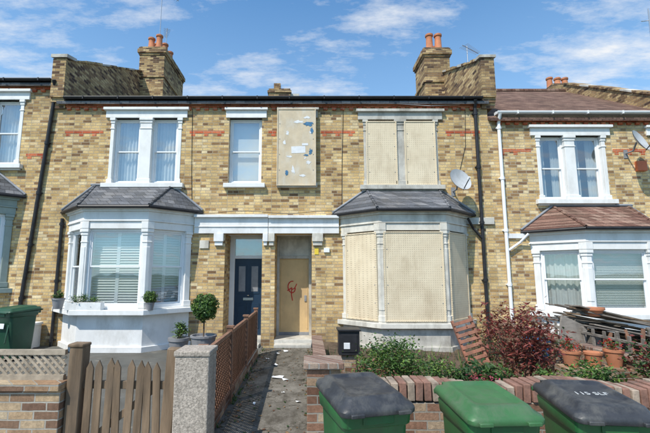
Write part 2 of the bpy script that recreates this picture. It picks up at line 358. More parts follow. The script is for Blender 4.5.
def bay(parent,cx,hf,d,zb,zsill,ztop,zeave,zridge,rhw,stone,plinth,roofm,kind,styles,ledge=.08,zplinth=None,cornice=None,gut=True):
    mb=MB('bay_masonry',parent); cor=cornice or stone
    P=bay_poly(cx,hf,d,0)
    mb.prism(P,zb,zsill-.14,plinth)
    mb.prism(bay_poly(cx,hf,d,.05),zb,zb+.22,plinth)
    mb.prism(bay_poly(cx,hf,d,ledge),zsill-.14,zsill-.03,stone)
    mb.prism(bay_poly(cx,hf,d,.02),zsill-.03,zsill,stone)
    mb.prism(bay_poly(cx,hf,d,.02),ztop,ztop+.17,cor)
    mb.prism(bay_poly(cx,hf,d,.05),ztop+.17,ztop+.21,cor)
    mb.prism(bay_poly(cx,hf,d,.03),ztop+.21,zeave-.10,cor)
    mb.prism(bay_poly(cx,hf,d,.07),zeave-.10,zeave-.05,cor)
    mb.prism(bay_poly(cx,hf,d,.11),zeave-.05,zeave,cor)
    def off(p,t,n,w,o): return (p[0]+t[0]*w+n[0]*o,p[1]+t[1]*w+n[1]*o)
    s=math.sqrt(.5)
    segs=[((P[0]),(s,-s),(-s,-s)),((P[1]),(1,0),(0,-1)),((P[2]),(s,s),(s,-s))]
    for k in (1,2):
        p=P[k]; t0=segs[k-1][1]; n0=segs[k-1][2]; t1=segs[k][1]; n1=segs[k][2]
        bx=(n0[0]+n1[0],n0[1]+n1[1]); L=math.hypot(*bx); bx=(bx[0]/L,bx[1]/L); mcos=math.cos(R(22.5))
        def corner(w,o,z0,z1,i=-.14):
            pts=[off(p,t0,n0,-w,o),(p[0]+bx[0]*o/mcos,p[1]+bx[1]*o/mcos),off(p,t1,n1,w,o),off(p,t1,n1,w,i),(p[0]+bx[0]*i/mcos,p[1]+bx[1]*i/mcos),off(p,t0,n0,-w,i)]
            mb.prism(pts,z0,z1,stone)
        corner(.105,0.01,zsill,ztop); corner(.125,.03,zsill+.002,zsill+.13); corner(.135,.045,ztop-.08,ztop-.002); corner(.12,.025,ztop-.15,ztop-.08); corner(.115,.022,ztop-.32,ztop-.29)
        corner(.135,.05,ztop+.002,ztop+.165)
        corner(.07,.022,zsill+.25,ztop-.42)
    L=d*math.sqrt(2)
    F0=(P[0][0],P[0][1],s,-s); F1=(P[1][0],P[1][1],1.,0.); F2=(P[2][0],P[2][1],s,s)
    colm(mb,F0,.02,.16,zsill,ztop,-.14,.012,stone); colm(mb,F2,L-.16,L-.02,zsill,ztop,-.14,.012,stone)
    mb.obj(.006)
    for F,a,b,st in ((F0,.16,L-.105,styles[0]),(F1,.105,2*hf-.105,styles[1]),(F2,.105,L-.16,styles[2])):
        if kind=='glass': sash(parent,F,a,b,zsill,ztop,st,nb=-.05,mid=.52)
        else: screen(parent,F,a-.03,b+.03,zsill+.004,ztop-.03,.035)
    rf=MB('bay_roof',parent)
    E=bay_poly(cx,hf,d,.17); z=zeave+.004
    top=[(cx-rhw,0,zridge),(cx+rhw,0,zridge)]
    ev=[(x,y,z) for x,y in E]; ev2=[(x,y,z+.035) for x,y in E]
    rf.add(ev+ev2+top,[(0,1,2,3),(0,1,5,4),(1,2,6,5),(2,3,7,6),(4,5,8),(5,6,9,8),(6,7,9)],roofm)
    rf.obj()
    tr=MB('roof_trim',parent)
    rid=SLATE if roofm is SLATE else TILER
    for a,b in ((ev2[1],top[0]),(ev2[2],top[1])):
        a=Vector(a);b=Vector(b); k=7
        for i in range(k):
            p=a.lerp(b,i/k); q=a.lerp(b,(i+1.06)/k); tr.cyl(p+Vector((0,0,.004)),q,.036,rid,.028,n=8)
    tr.cyl((cx-rhw-.1,-.02,zridge+.02),(cx+rhw+.1,-.02,zridge+.02),.035,LEAD,n=8)
    tr.cyl((ev2[0][0],-.02,ev2[0][2]+.02),(top[0][0],-.02,top[0][2]+.02),.03,LEAD,n=8); tr.cyl((ev2[3][0],-.02,ev2[3][2]+.02),(top[1][0],-.02,top[1][2]+.02),.03,LEAD,n=8)
    if gut:
        G=[Vector((x,y,zeave-.005)) for x,y in bay_poly(cx,hf,d,.17)]
        tr.tube(G,.036,BLACK,n=8)
    tr.obj(smooth=True)
    return E
def shell(parent,x0,x1,zt,pitch,mat,roofm,ridge=4.6,back=9.2):
    mb=MB('house_shell',parent)
    mb.box(x0,x0+.12,.3,back,-.3,zt-.1,mat); mb.box(x1-.12,x1,.3,back,-.3,zt-.1,mat); mb.box(x0+.12,x1-.12,back-.25,back,-.3,zt-.1,mat)
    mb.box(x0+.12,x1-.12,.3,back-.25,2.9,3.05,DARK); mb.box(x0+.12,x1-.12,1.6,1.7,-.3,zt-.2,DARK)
    mb.obj()
    r=MB('main_roof',parent); t=math.tan(R(pitch)); zr=zt+ridge*t
    pts=[(-.14,zt-.14*t+.02),(ridge,zr+.02),(back+.14,zt-.14*t+.02),(back+.14,zt-.14*t-.06),(ridge,zr-.08),(-.14,zt-.14*t-.06)]
    r.xprism(pts,x0,x1,roofm); r.obj()
    q=MB('ridge_tiles',parent); x=x0
    while x<x1: q.cyl((x,ridge,zr+.02),(min(x+.43,x1),ridge,zr+.02),.10,TILER,n=10); x+=.45
    q.obj(smooth=True)
def gutter(parent,x0,x1,z,m=BLACK):
    mb=MB('gutter',parent)
    pr=[(-.16+.055*math.cos(a),z+.055*math.sin(a)) for a in [math.pi+i*math.pi/8 for i in range(9)]]
    pr+= [(-.11,z+.012),(-.21,z+.012)]
    mb.xprism(pr,x0,x1,m)
    mb.box(x0,x1,-.10,-.0,z-.045,z+.03,m)
    x=x0+.5
    while x<x1: mb.box(x,x+.03,-.225,-.10,z-.065,z+.016,m); x+=.9
    mb.obj()
def bands(parent,x0,x1,zt,segs,zband=5.34,dz=0):
    mb=MB('red_brick_bands',parent)
    mb.box(x0+.01,x1-.01,-.035,.0,zt-.16,zt-.085,RED); mb.box(x0+.01,x1-.01,-.055,0.0,zt-.084,zt-.01,BR)
    x=x0+.05
    while x<x1-.15: mb.box(x,x+.105,-.05,0,zt-.235,zt-.162,RED); x+=.225
    for a,b in segs:
        mb.box(a,b,-.006,.0,zband+dz,zband+dz+.075,RED)
        x=a+.04
        while x<b-.12: mb.box(x,x+.105,-.005,.0,zband+dz-.076,zband+dz-.001,RED); x+=.34
    mb.obj()
def parapet(parent,xc,z0,y1=4.9,chim=None,slope=.42,w=.34,front=7.45,pots=3):
    mb=MB('party_parapet',parent)
    x0,x1=xc-w/2,xc+w/2
    yb=9.4; zb=front+y1*slope
    mb.xprism([(-.03,z0),(-.03,front),(y1,zb),(yb,front+.2),(yb,z0)],x0,x1,BRD)
    for i,(a,b) in enumerate(((z0-.05,z0+.1),(z0+.1,z0+.22),(z0+.22,z0+.42))):
        mb.box(x0-.005,x1+.005,-.06-.05*i,-.031,a,b-.002,BRD)
    mb.box(x0-.003,x1+.003,-.16,-.031,z0+.42,front-.02,BRD)
    k=11
    for i in range(k):
        ya=-.2+(y1+.2)*i/k; ybb=-.2+(y1+.2)*(i+1)/k
        za=front+max(0,ya)*slope; zc=front+max(0,ybb)*slope; r_=random.uniform(-.02,.03)
        mb.xprism([(ya,za+.06+r_),(ybb-.012,zc+.06+r_*.5),(ybb-.012,zc),(ya,za)],x0-.045,x1+.045,BRD if i%4 else CREAM)
    mb.obj()
    if chim:
        cx0,cx1,cy0,cy1,zt=chim
        c=MB('chimney_stack',parent)
        c.box(cx0,cx1,cy0,cy1,5.5,zt-.35,BRD)
        for i,(a,b,o) in enumerate(((zt-.35,zt-.27,.03),(zt-.27,zt-.12,.07),(zt-.12,zt-.04,.035),(zt-.04,zt,.0))):
            c.box(cx0-o,cx1+o,cy0-o,cy1+o,a,b,BRD)
        c.box(cx0-.04,cx1+.04,cy0-.04,cy1+.04,zt-1.25,zt-1.17,BRD)
        c.obj()
        p=MB('chimney_pots',parent)
        for i in range(pots):
            y=cy0+.25+(cy1-cy0-.5)*i/max(1,pots-1)
            for x in ((cx0+cx1)/2-.15,(cx0+cx1)/2+.15):
                h=random.choice((.35,.5,.62))
                p.lathe((x,y,zt),[(.16,-.05),(.15,.06),(.12,.1),(.105,h-.1),(.135,h-.08),(.135,h-.02),(.11,h),(.07,h),(.07,h-.2)],TERRA,14)
        p.obj(smooth=True)
def downpipe(parent,pts,r=.038,m=BLACK,n=12,name='downpipe'):
    mb=MB(name,parent); mb.tube(pts,r,m,n)
    for p,q in zip(pts[:-1],pts[1:]):
        p=Vector(p);q=Vector(q)
        if (q-p).length>.8:
            k=int((q-p).length/1.6)+1
            for i in range(k+1):
                c=p.lerp(q,(i+.1)/(k+.2)); mb.cyl(c-Vector((0,0,.04)),c+Vector((0,0,.04)),r*1.28,m,n=n)
                mb.box(c.x-.07,c.x+.07,c.y+.0,c.y+r+.03,c.z-.015,c.z+.015,m)
    return mb.obj(smooth=True)
def porch(parent,x0,x1,doorw,ztop,kind,cream):
    mb=MB('porch',parent); yb=.75
    mb.box(x0-.15,x0,.3,yb+.1,-.1,ztop+.1,BR); mb.box(x1,x1+.15,.3,yb+.1,-.1,ztop+.1,BR)
    mb.box(x0,x1,.3,yb+.1,ztop,ztop+.1,WHITE2)
    mb.box(x0,x1,.002,yb+.1,-.1,.14,CREAM)
    mb.box(x0+.02,x1-.02,-.3,.0,-.1,.07,CREAM)
    mb.obj(.004)
    fr=MB('door_frame',parent); fm=UPVC if kind=='blue' else CREAM
    dx0=x0+.13 if kind=='blue' else x0+.07; dx1=x1-.07
    zd=2.12
    fr.box(x0,dx0,yb-.06,yb+.06,.14,ztop,fm); fr.box(dx1,x1,yb-.06,yb+.06,.14,ztop,fm)
    fr.box(dx0,dx1,yb-.06,yb+.06,zd,zd+.08,fm); fr.box(dx0,dx1,yb-.06,yb+.06,ztop-.07,ztop,fm)
    fr.obj(.005)
    d=MB('front_door',parent); w=dx1-dx0
    if kind=='blue':
        d.box(dx0,dx1,yb,yb+.045,.14,zd,BLUE)
        cx=(dx0+dx1)/2
        for s in (-1,1):
            a=cx+s*w*.23
            d.box(a-w*.17,a+w*.17,yb-.012,yb-.001,1.2,1.98,BLUE); d.box(a-w*.12,a+w*.12,yb-.016,yb-.0125,1.26,1.92,LEAD)
            d.box(a-w*.17,a+w*.17,yb-.014,yb-.001,.32,.95,BLUE); d.box(a-w*.12,a+w*.12,yb-.022,yb-.0145,.38,.89,BLUE)
        d.box(cx-.13,cx+.13,yb-.018,yb-.001,1.03,1.10,BRASS); d.lathe((cx,yb-.03,1.16),[(.0,.02),(.03,.01),(.03,-.01),(0,-.02)],BRASS,12)
        g=MB('fanlight',parent); g.add([(dx0,yb,zd+.08),(dx1,yb,zd+.08),(dx1,yb,ztop-.07),(dx0,yb,ztop-.07)],[(0,1,2,3)],GLASS); g.obj(recalc=False)
        g=MB('fanlight_backing',parent); g.box(dx0,dx1,yb+.1,yb+.11,zd+.08,ztop-.07,CURT); g.obj()
    else:
        d.box(dx0,dx1,yb-.0,yb+.045,.14,zd,TAN)
        d.box(dx0+.0,dx1-.0,yb-.01,yb-.001,.14,.22,LEAD); d.box(dx1-.12,dx1-.06,yb-.02,yb-.001,1.0,1.16,LEAD)
        d.box(dx0,dx1,yb-.0,yb+.03,zd+.08,ztop-.07,STONE)
        d.box(dx0+.03,dx0+.05,yb-.012,yb-.001,.3,2.0,TAN); d.box(dx1-.05,dx1-.03,yb-.012,yb-.001,.3,2.0,TAN)
        pts=[]; cx=(dx0+dx1)/2-.06
        for i in range(26):
            t=i/25; pts.append((cx+.11*math.cos(t*5.2+1.2)*(1-.2*t),yb-.004,1.40+.13*math.sin(t*5.2+1.2)-.06*t))
        d.tube(pts,.015,REDP,n=5)
        d.tube([(cx-.12,yb-.004,1.28),(cx,yb-.004,1.36),(cx-.01,yb-.004,1.18),(cx+.02,yb-.004,1.02)],.014,REDP,n=5)
        d.tube([(cx-.02,yb-.004,1.30),(cx+.07,yb-.004,1.34),(cx+.13,yb-.004,1.46)],.013,REDP,n=5)
    d.obj(.004)

# ================================================================== HOUSES
ZT=6.2
A=empty('brick_house',(-3.7,0,0)); B=empty('brick_house',(1.9,0,0)); C=empty('brick_house',(7.5,0,0)); D=empty('brick_house',(-9.3,0,0))
bpy.context.view_layer.update()
def fixparent():
    for o in scene.objects:
        if o.parent and o.parent.type=='EMPTY': o.matrix_parent_inverse=o.parent.matrix_world.inverted()
# --- house A
w=MB('front_wall',A)
wall_open(w,-6.5,-.97,-.3,ZT,0,.3,[(-5.10,-3.26,4.0,5.75),(-2.02,-1.17,4.0,5.75),(-5.75,-3.05,.6,3.0),(-2.05,-1.12,-.3,2.72)],BR)
w.obj()
shell(A,-6.5,-.97,ZT,21,BR,SLATE)
gutter(A,-6.3,-.97,6.26); bands(A,-6.33,-.97,ZT,[(-6.3,-5.3),(-3.05,-2.15),(-1.0,-.975)])
double_window(A,-5.10,-3.26,4.0,5.75,-4.33,-4.03,'glass',WHITE,('curtain','curtain'))
single_window(A,-2.02,-1.17,4.0,5.75,WHITE,'roller_blind')
bay(A,-4.42,.74,.8,-.1,.96,2.76,3.26,3.95,.98,WHITE,WHITE2,SLATE,'glass',('curtain','shutter','shutter'),ledge=.2)
porch(A,-2.05,-1.12,.9,2.72,'blue',False)
t=MB('entablature',A)
t.fbox(FAC,-2.82,-.975,2.72,3.12,0,.06,WHITE2); t.fbox(FAC,-2.82,-.975,3.12,3.19,0,.14,WHITE2); t.fbox(FAC,-2.82,-.975,2.88,2.91,.06,.08,WHITE2)
for a,b in ((-2.32,-2.08),(-1.10,-.975)):
    t.fbox(FAC,a,b,2.52,2.715,0,.09,WHITE2); t.fbox(FAC,a-.0+.02,b-.0-.02,2.42,2.52,0,.06,WHITE2)
t.fbox(FAC,-2.68,-2.45,2.35,2.55,0,.03,STONE)
t.obj(.006)
# --- house B
w=MB('front_wall',B)
wall_open(w,-.97,4.72,-.3,ZT,0,.3,[(-.66,.16,4.0,5.75),(1.47,3.38,3.95,5.7),(1.05,3.85,.6,3.0),(-.80,.12,-.3,2.72)],BR)
w.obj()
shell(B,-.97,4.72,ZT,21,BR,SLATE)
gutter(B,-.97,4.55,6.26); bands(B,-.97,4.55,ZT,[(-.965,-.80),(.36,1.25),(3.6,4.5)])
double_window(B,1.47,3.38,3.95,5.7,2.29,2.55,'screen',CREAM,(0,0))
single_window(B,-.66,.16,4.0,5.75,CREAM,None)
screen(B,FAC,-.77,.23,3.92,5.96,.13,PLY)
n=MB('peeling_posters',B)
def blob(cx,cz,rx,rz,m,y):
    k=17; pts=[(cx+rx*random.uniform(.4,1.15)*math.cos(6.283*i/k),y,cz+rz*random.uniform(.4,1.15)*math.sin(6.283*i/k)) for i in range(k)]
    n.add([(cx,y,cz)]+pts,[(0,1+i,1+(i+1)%k) for i in range(k)],m)
def rect(cx,cz,w_,h_,m,y,a=0):
    p=[(cx+u*w_/2*math.cos(a)-v*h_/2*math.sin(a),y,cz+u*w_/2*math.sin(a)+v*h_/2*math.cos(a)) for u,v in((-1,-1),(1,-1),(1,1),(-1,1))]; n.add(p,[(0,1,2,3)],m)
rect(-.22,4.86,.36,.18,PAPER,-.1335,.04); rect(-.05,5.0,.16,.06,PAPER,-.1345,.04)
for (cx,cz,rx,rz,m) in ((-.45,4.68,.08,.04,PAPER),(.04,4.52,.08,.05,PAPER),(-.2,5.60,.16,.05,PAPER),(-.5,5.3,.04,.08,PAPER),(-.35,4.33,.05,.12,PAPER),(-.12,4.18,.08,.04,PAPER),(.1,5.32,.05,.04,PAPER),(-.05,4.64,.04,.03,PAPER),(-.58,5.05,.04,.06,PAPER),(.0,5.72,.10,.04,PAPER)): blob(cx,cz,rx,rz,m,-.1335)
for (cx,cz,rx,rz) in ((.03,5.54,.14,.07),(.12,5.38,.05,.10),(.09,4.80,.05,.10),(-.02,4.72,.08,.03),(-.52,4.25,.05,.07)): blob(cx,cz,rx,rz,BLUEP,-.136)
n.obj(recalc=False)
bay(B,2.44,.76,.8,-.1,.66,2.72,3.19,3.84,.92,STONE,CREAM,SLATE,'screen',(0,0,0),ledge=.10)
porch(B,-.80,.12,.9,2.72,'tan',True)
t=MB('entablature',B)
t.fbox(FAC,-.965,.80,2.72,3.10,0,.06,WHITE2); t.fbox(FAC,-.965,.80,3.10,3.17,0,.14,WHITE2); t.fbox(FAC,-.965,.80,2.88,2.91,.06,.08,WHITE2)
for a,b in ((-.965,-.81),(.13,.40)):
    t.fbox(FAC,a,b,2.52,2.715,0,.09,STONE); t.fbox(FAC,a+.02,b-.02,2.42,2.52,0,.06,STONE)
t.fbox(FAC,3.98,4.7,2.95,3.12,0,.06,CREAM)
t.obj(.006)
s=MB('notice_plate',B); s.box(.19,.29,-.012,0,2.2,2.36,YSIGN); s.box(.42,.56,-.05,0,2.25,2.36,UPVC); s.obj(.003)
# --- house C (lower)
dz=-.40
w=MB('front_wall',C)
wall_open(w,4.72,10.3,-.3,ZT+dz,0,.3,[(5.93,7.71,3.58,5.27),(8.9,9.7,3.58,5.27),(5.75,8.55,.6,2.6)],BRC)
w.obj()
shell(C,4.72,10.3,ZT+dz-.02,32,BRC,TILE)
gutter(C,4.9,10.3,5.86,UPVC); bands(C,4.9,10.3,ZT+dz,[(4.95,5.78),(7.90,8.75)],5.34,dz-.1)
double_window(C,5.93,7.71,3.58,5.27,6.65,6.91,'glass',WHITE,('open_curtain','open_curtain'))
single_window(C,8.9,9.7,3.58,5.27,WHITE,'roller_blind')
bay(C,7.17,.76,.8,-.4,.86,2.28,2.76,3.42,.95,WHITE,WHITE2,TILER,'glass',('curtain','venetian_blind','curtain'),ledge=.12)
t=MB('string_course',C); t.fbox(FAC,4.95,5.45,2.6,2.72,0,.05,WHITE2); t.fbox(FAC,8.9,10.2,2.6,2.72,0,.05,WHITE2); t.fbox(FAC,4.95,5.55,-.3,.45,0,.02,WHITE2); t.obj(.005)
s=MB('alarm_box',C); s.box(8.42,8.68,-.09,0,4.32,4.58,ORANGE); s.obj(.015,seg=2)
# --- house D (higher)
dz=.5
w=MB('front_wall',D)
wall_open(w,-12,-6.5,-.3,ZT+dz,0,.3,[(-9.3,-7.42,4.5,6.25),(-10.2,-7.7,1.1,3.4)],BR)
w.obj()
shell(D,-12,-6.5,ZT+dz,21,BR,SLATE)
gutter(D,-12,-6.68,6.76); bands(D,-12,-6.68,ZT+dz,[(-7.25,-6.72)],4.22,dz)
double_window(D,-9.3,-7.42,4.5,6.25,-8.5,-8.2,'glass',WHITE,('curtain','curtain'))
GB=pbr('bay_sage_paint',(.30,.36,.33),.6,.1,4,.1,dirt=(.2,.22,.2),dirtamt=.4)
bay(D,-8.95,.76,.8,-.1,1.4,3.2,3.66,4.35,.95,GB,BR,SLATE,'glass',('curtain','curtain','curtain'),ledge=.1)
# parapets & chimneys
parapet(A,-6.5,6.05,y1=4.6,chim=(-6.40,-5.45,4.3,6.6,10.35),front=7.35,pots=4,slope=.46)
parapet(B,4.74,6.05,y1=3.2,chim=(3.95,4.80,2.6,3.7,9.30),front=7.35,pots=2,slope=.40)
parapet(C,10.1,5.6,y1=4.6,chim=(9.9,10.9,5.2,6.2,9.3),front=6.3,slope=.58,pots=2)
c=MB('rear_chimney',B); c.box(-1.72,-.75,7.0,7.6,5.5,9.95,BRD); c.box(-1.77,-.70,6.95,7.65,9.75,9.85,BRD); c.box(-1.5,-1.2,7.1,7.4,9.95,10.25,BRD); c.box(-.748,-.35,7.1,7.5,6,9.75,CREAM); c.obj()
# pipes
downpipe(A,[(-6.15,-.04,3.1),(-6.15,-.06,0)])
downpipe(D,[(-6.58,-.2,6.72),(-6.6,-.06,6.5),(-6.98,-.06,1.0),(-7.0,-.06,0)],r=.045)
downpipe(B,[(4.36,-.17,6.2),(4.38,-.06,6.0),(4.38,-.06,0)],r=.042)
downpipe(B,[(3.98,-.2,3.08),(4.15,-.07,2.85),(4.36,-.07,2.6)],r=.03)
downpipe(C,[(4.97,-.17,5.8),(4.97,-.06,5.6),(4.97,-.06,0)],r=.042,m=UPVC)
downpipe(C,[(5.45,-.2,2.7),(5.3,-.07,2.5),(5.0,-.07,2.3)],r=.03,m=UPVC)
cb=MB('cable',A); pts=[(-2.75+i*.25,-.15,3.24+.03*math.sin((-2.75+i*.25)*3)) for i in range(15)]; cb.tube(pts,.006,BLACK,n=4); cb.tube([(-3.0,-.012,6.0),(-2.96,-.012,4.3),(-2.9,-.012,3.2)],.006,BLACK,n=4); cb.obj()
cb=MB('cable',B); cb.tube([(.95,-.012,6.0),(.9,-.012,4.5),(.88,-.012,3.2)],.006,BLACK,n=4); cb.tube([(3.85,-.012,4.1),(4.1,-.012,5.0),(4.15,-.012,6.1)],.006,BLACK,n=4)
cb.tube([(1.3,-.10,6.16),(2.2,-.13,6.10),(3.2,-.12,6.04),(4.1,-.02,6.12)],.006,UPVC,n=4); cb.obj()
bpy.context.view_layer.update(); fixparent()

# ------------------------------------------------------------------ dishes & aerials
def dish(x,z,r=.33,ry=.35):
    mb=MB('satellite_dish')
    mb.xf=Matrix.Translation((x,-.42,z))@Euler((R(68),0,R(ry*60))).to_matrix().to_4x4()
    prof=[(r*t,.16*r*(t*t)*1.6) for t in [0.02,.2,.4,.6,.8,1.0]]
    mb.lathe((0,0,0),prof,DISH,28); mb.lathe((0,0,-.012),prof,DISH,28)
    mb.tube([(0,-r*.95,.03),(0,-r*.5,r*1.05)],.012,BLACK,n=6); mb.cyl((0,-r*.5,r*.95),(0,-r*.4,r*1.12),.03,UPVC)
    mb.xf=None
    mb.tube([(x,-.38,z),(x,-.25,z-.18),(x,0,z-.18)],.02,LEAD,n=8); mb.box(x-.05,x+.05,-.015,0,z-.3,z-.08,LEAD)
    mb.obj(smooth=True,recalc=False)
dish(3.72,3.98,.30); dish(8.22,4.97,.30,.5)
def aerial(x,y,z0,z1,yaw=.5,s=1.0):
    mb=MB('tv_aerial'); mb.cyl((x,y,z0),(x,y,z1),.016,METAL,n=8)
    d=Vector((math.cos(yaw),math.sin(yaw),0))*s; e=Vector((-d.y,d.x,0))
    c=Vector((x,y,z1-.06)); mb.cyl(c-d*.3,c+d*.75,.010,METAL,n=6)
    for i in range(11):
        q=c+d*(-.2+.09*i); mb.cyl(q-e*(.2-.008*i),q+e*(.2-.008*i),.005,METAL,n=5)
    mb.obj()
aerial(-5.75,4.5,9.0,12.9,.9); aerial(-5.9,5.6,9.0,11.9,2.0,.7); aerial(4.98,1.6,7.2,8.75,.6,.8)
mb=MB('tv_mast'); mb.cyl((9.75,.6,5.5),(9.85,.6,9.3),.018,METAL,n=8); mb.cyl((9.6,.6,8.9),(10.05,.6,8.95),.01,METAL,n=6); mb.obj()

# ================================================================== GROUND
g=MB('ground'); g.add([(-300,-300,-.16),(300,-300,-.16),(300,300,-.16),(-300,300,-.16)],[(0,1,2,3)],GRASS); g.obj()
g=MB('road'); g.add([(-120,-16,-.15),(120,-16,-.15),(120,-9.2,-.15),(-120,-9.2,-.15)],[(0,1,2,3)],ASPH); g.obj()
g=MB('pavement'); g.box(-120,120,-9.05,-6.3,-.3,-.02,PAVE); g.box(-120,120,-9.2,-9.052,-.3,-.015,CONC); g.obj()
g=MB('garden_soil')
nx,ny=70,50; vs=[];fs=[]
for j in range(ny+1):
    for i in range(nx+1):
        x=.12+(10.2)*i/nx; y=-6.2+6.15*j/ny
        vs.append((x,y,.05+.05*math.sin(x*3.1+y*2)*math.cos(y*2.7)+random.uniform(-.02,.02)))
for j in range(ny):
    for i in range(nx): a=j*(nx+1)+i; fs.append((a,a+1,a+nx+2,a+nx+1))
g.add(vs,fs,SOIL); g.obj(smooth=False)
g=MB('garden_paving'); g.box(-12,-1.06,-6.2,-.05,-.1,.0,PAVE); g.obj()
g=MB('garden_path')
g.box(-1.05,.12,-6.3,-.32,-.1,.012,CONC); g.obj()
l=MB('path_litter')
for i in range(560):
    x=random.choice((random.uniform(-.98,.08),random.gauss(-.9,.07),random.gauss(.04,.06))); x=max(-1.0,min(.1,x)); y=random.uniform(-6,-.4); s=random.uniform(.010,.035); a=random.uniform(0,6.28); z=.016
    p=[(x+s*math.cos(a+k*1.57)*(1 if k%2 else .55),y+s*math.sin(a+k*1.57)*(1 if k%2 else .55),z+random.uniform(0,.012)) for k in range(4)]
    l.add(p,[(0,1,2,3)],random.choice((LX,LX,LD,LB)))
for x,y,s in ((-.50,-3.0,.10),(-.36,-3.15,.06),(-.12,-4.3,.04),(-.6,-2.1,.06),(-.8,-1.6,.05),(-.45,-.8,.08),(-.62,-1.05,.05),(-.35,-3.9,.025),(-.7,-4.4,.03)):
    k=7; a0=random.uniform(0,6); p=[(x+s*random.uniform(.5,1.2)*math.cos(a0+6.28*i/k),y+s*random.uniform(.5,1.2)*math.sin(a0+6.28*i/k),.018+random.uniform(0,.03)) for i in range(k)]
    l.add(p,[tuple(range(k))],PAPER)
l.obj(recalc=False)

# ================================================================== FRONT BOUNDARY
w=MB('garden_wall'); w.box(-9.5,-2.22,-6.22,-6.0,-.1,.70,WALLY); w.box(-9.5,-2.22,-6.25,-5.97,.70,.765,WALLY); w.obj(.004)
def lattice(name,p0,p1,z0,z1,m,step=.085,posts=True,z1b=None,frame=.035):
    """diamond trellis between two points"""
    mb=MB(name); p0=Vector((*p0,0)); p1=Vector((*p1,0)); L=(p1-p0).length; d=(p1-p0)/L; nrm=Vector((-d.y,d.x,0)); ang=math.atan2(d.y,d.x)
    z1b=z1 if z1b is None else z1b; H=z1-z0
    slope=(z1b-z1)/L
    for sgn,off in ((1,.007),(-1,-.007)):
        k=-H
        while k<L+H:
            if sgn>0:
                lo=max(0,-k); hi=min(H,L-k)
                q0,q1=k+lo,k+hi
            else:
                kk=k+H; lo=max(0,kk-L); hi=min(H,kk); q0,q1=kk-lo,kk-hi
            if hi>lo+.03:
                A_=p0+d*q0+nrm*off+Vector((0,0,z0+lo+slope*q0)); B_=p0+d*q1+nrm*off+Vector((0,0,z0+hi+slope*q1))
                v=(B_-A_); u=v.normalized(); wv=nrm.cross(u).normalized()*.011; tv=nrm*.005
                mb.add([A_-wv-tv,A_+wv-tv,A_+wv+tv,A_-wv+tv,B_-wv-tv,B_+wv-tv,B_+wv+tv,B_-wv+tv],[(0,3,2,1),(4,5,6,7),(0,1,5,4),(1,2,6,5),(2,3,7,6),(3,0,4,7)],m)
            k+=step
    def rail(za,zb):
        A_=p0+Vector((0,0,za)); B_=p1+Vector((0,0,za+slope*L)); h=zb-za; tv=nrm*.022; up=Vector((0,0,h))
        mb.add([A_-tv,A_+tv,A_+tv+up,A_-tv+up,B_-tv,B_+tv,B_+tv+up,B_-tv+up],[(0,1,2,3),(4,7,6,5),(0,4,5,1),(1,5,6,2),(2,6,7,3),(3,7,4,0)],m)
    rail(z1-.01,z1+frame); rail(z0-frame,z0+.01)
    if posts:
        n=max(1,round(L/1.75))
        for i in range(n+1):
            c=p0+d*(L*i/n); z=z1+slope*L*i/n
            mb.obox((c.x,c.y,(z+.08)/2),(.075,.075,z+.08),(random.uniform(-.015,.015),random.uniform(-.02,.02),ang),m)
            mb.obox((c.x,c.y,z+.09),(.10,.10,.025),(0,0,ang),m)
    return mb.obj()
TRL=pbr('pale_trellis',(.36,.30,.23),.85,.3,9,.4,dirt=(.17,.14,.11),dirtamt=.5)
lattice('trellis_panel',(-9.3,-6.1),(-2.26,-6.1),.80,1.0,TRL,step=.07,posts=False)
p=MB('gate_post'); p.obox((-2.14,-6.1,.52),(.13,.13,1.10),(0,.015,0),WOOD); p.obox((-2.14,-6.1,1.08),(.15,.15,.03),(0,.015,0),WOOD); p.obj(.008)
p=MB('gate_post'); p.obox((-1.27,-6.1,.50),(.11,.11,1.10),(0,.05,0),WOOD); p.obox((-1.22,-6.02,.55),(.05,.05,1.0),(.0,-.18,0),WOODG); p.obj(.008)
pk=MB('picket_gate')
for i in range(8):
    x=-2.02+i*.093; h=.93-.035*abs(i-3.5)/3.5+random.uniform(-.02,.02); tl=random.uniform(-.03,.03)
    pk.xf=Matrix.Translation((x,-6.13,.04))@Euler((0,tl,0)).to_matrix().to_4x4()
    wd=.034; pts=[(-wd,0),(wd,0),(wd,h-.07),(0,h),(-wd,h-.07)]
    pk.add([(a,-.009,b) for a,b in pts]+[(a,.009,b) for a,b in pts],[(0,1,2,3,4),(9,8,7,6,5)]+[(j,(j+1)%5,5+(j+1)%5,5+j) for j in range(5)],WOOD)
    pk.xf=None
for z in (.22,.72): pk.obox((-1.69,-6.10,z),(.78,.03,.07),(0,.01,0),WOOD)
pk.obox((-1.69,-6.10,.47),(.06,.026,.85),(0,R(52),0),WOOD); pk.obj(.003)
p=MB('gate_pillar'); p.box(-1.19,-.88,-6.26,-5.95,-.1,1.0,PEBB); p.box(-1.20,-.87,-6.27,-5.94,1.0,1.05,PEBB); p.obj(.012,seg=2)
lattice('trellis_fence',(-1.03,-5.9),(-1.10,-1.2),.20,.94,WOODR,step=.085,z1b=.90)
w=MB('fence_plinth'); w.box(-1.13,-1.04,-5.9,-1.2,-.1,.15,WALLB); w.obj(.005)
p=MB('gate_pillar'); p.box(.0,.30,-6.28,-5.98,-.1,.90,WALLB); p.box(-.03,.33,-6.31,-5.95,.90,.955,COPB); p.obj(.006)
w=MB('garden_wall'); w.box(.12,.30,-5.95,-1.0,-.1,.34,WALLB); w.box(.10,.32,-5.95,-1.0,.34,.40,COPB); w.obj(.004)
w=MB('garden_wall'); w.box(.32,9.9,-6.24,-6.02,-.1,.60,WALLB)
x=.34
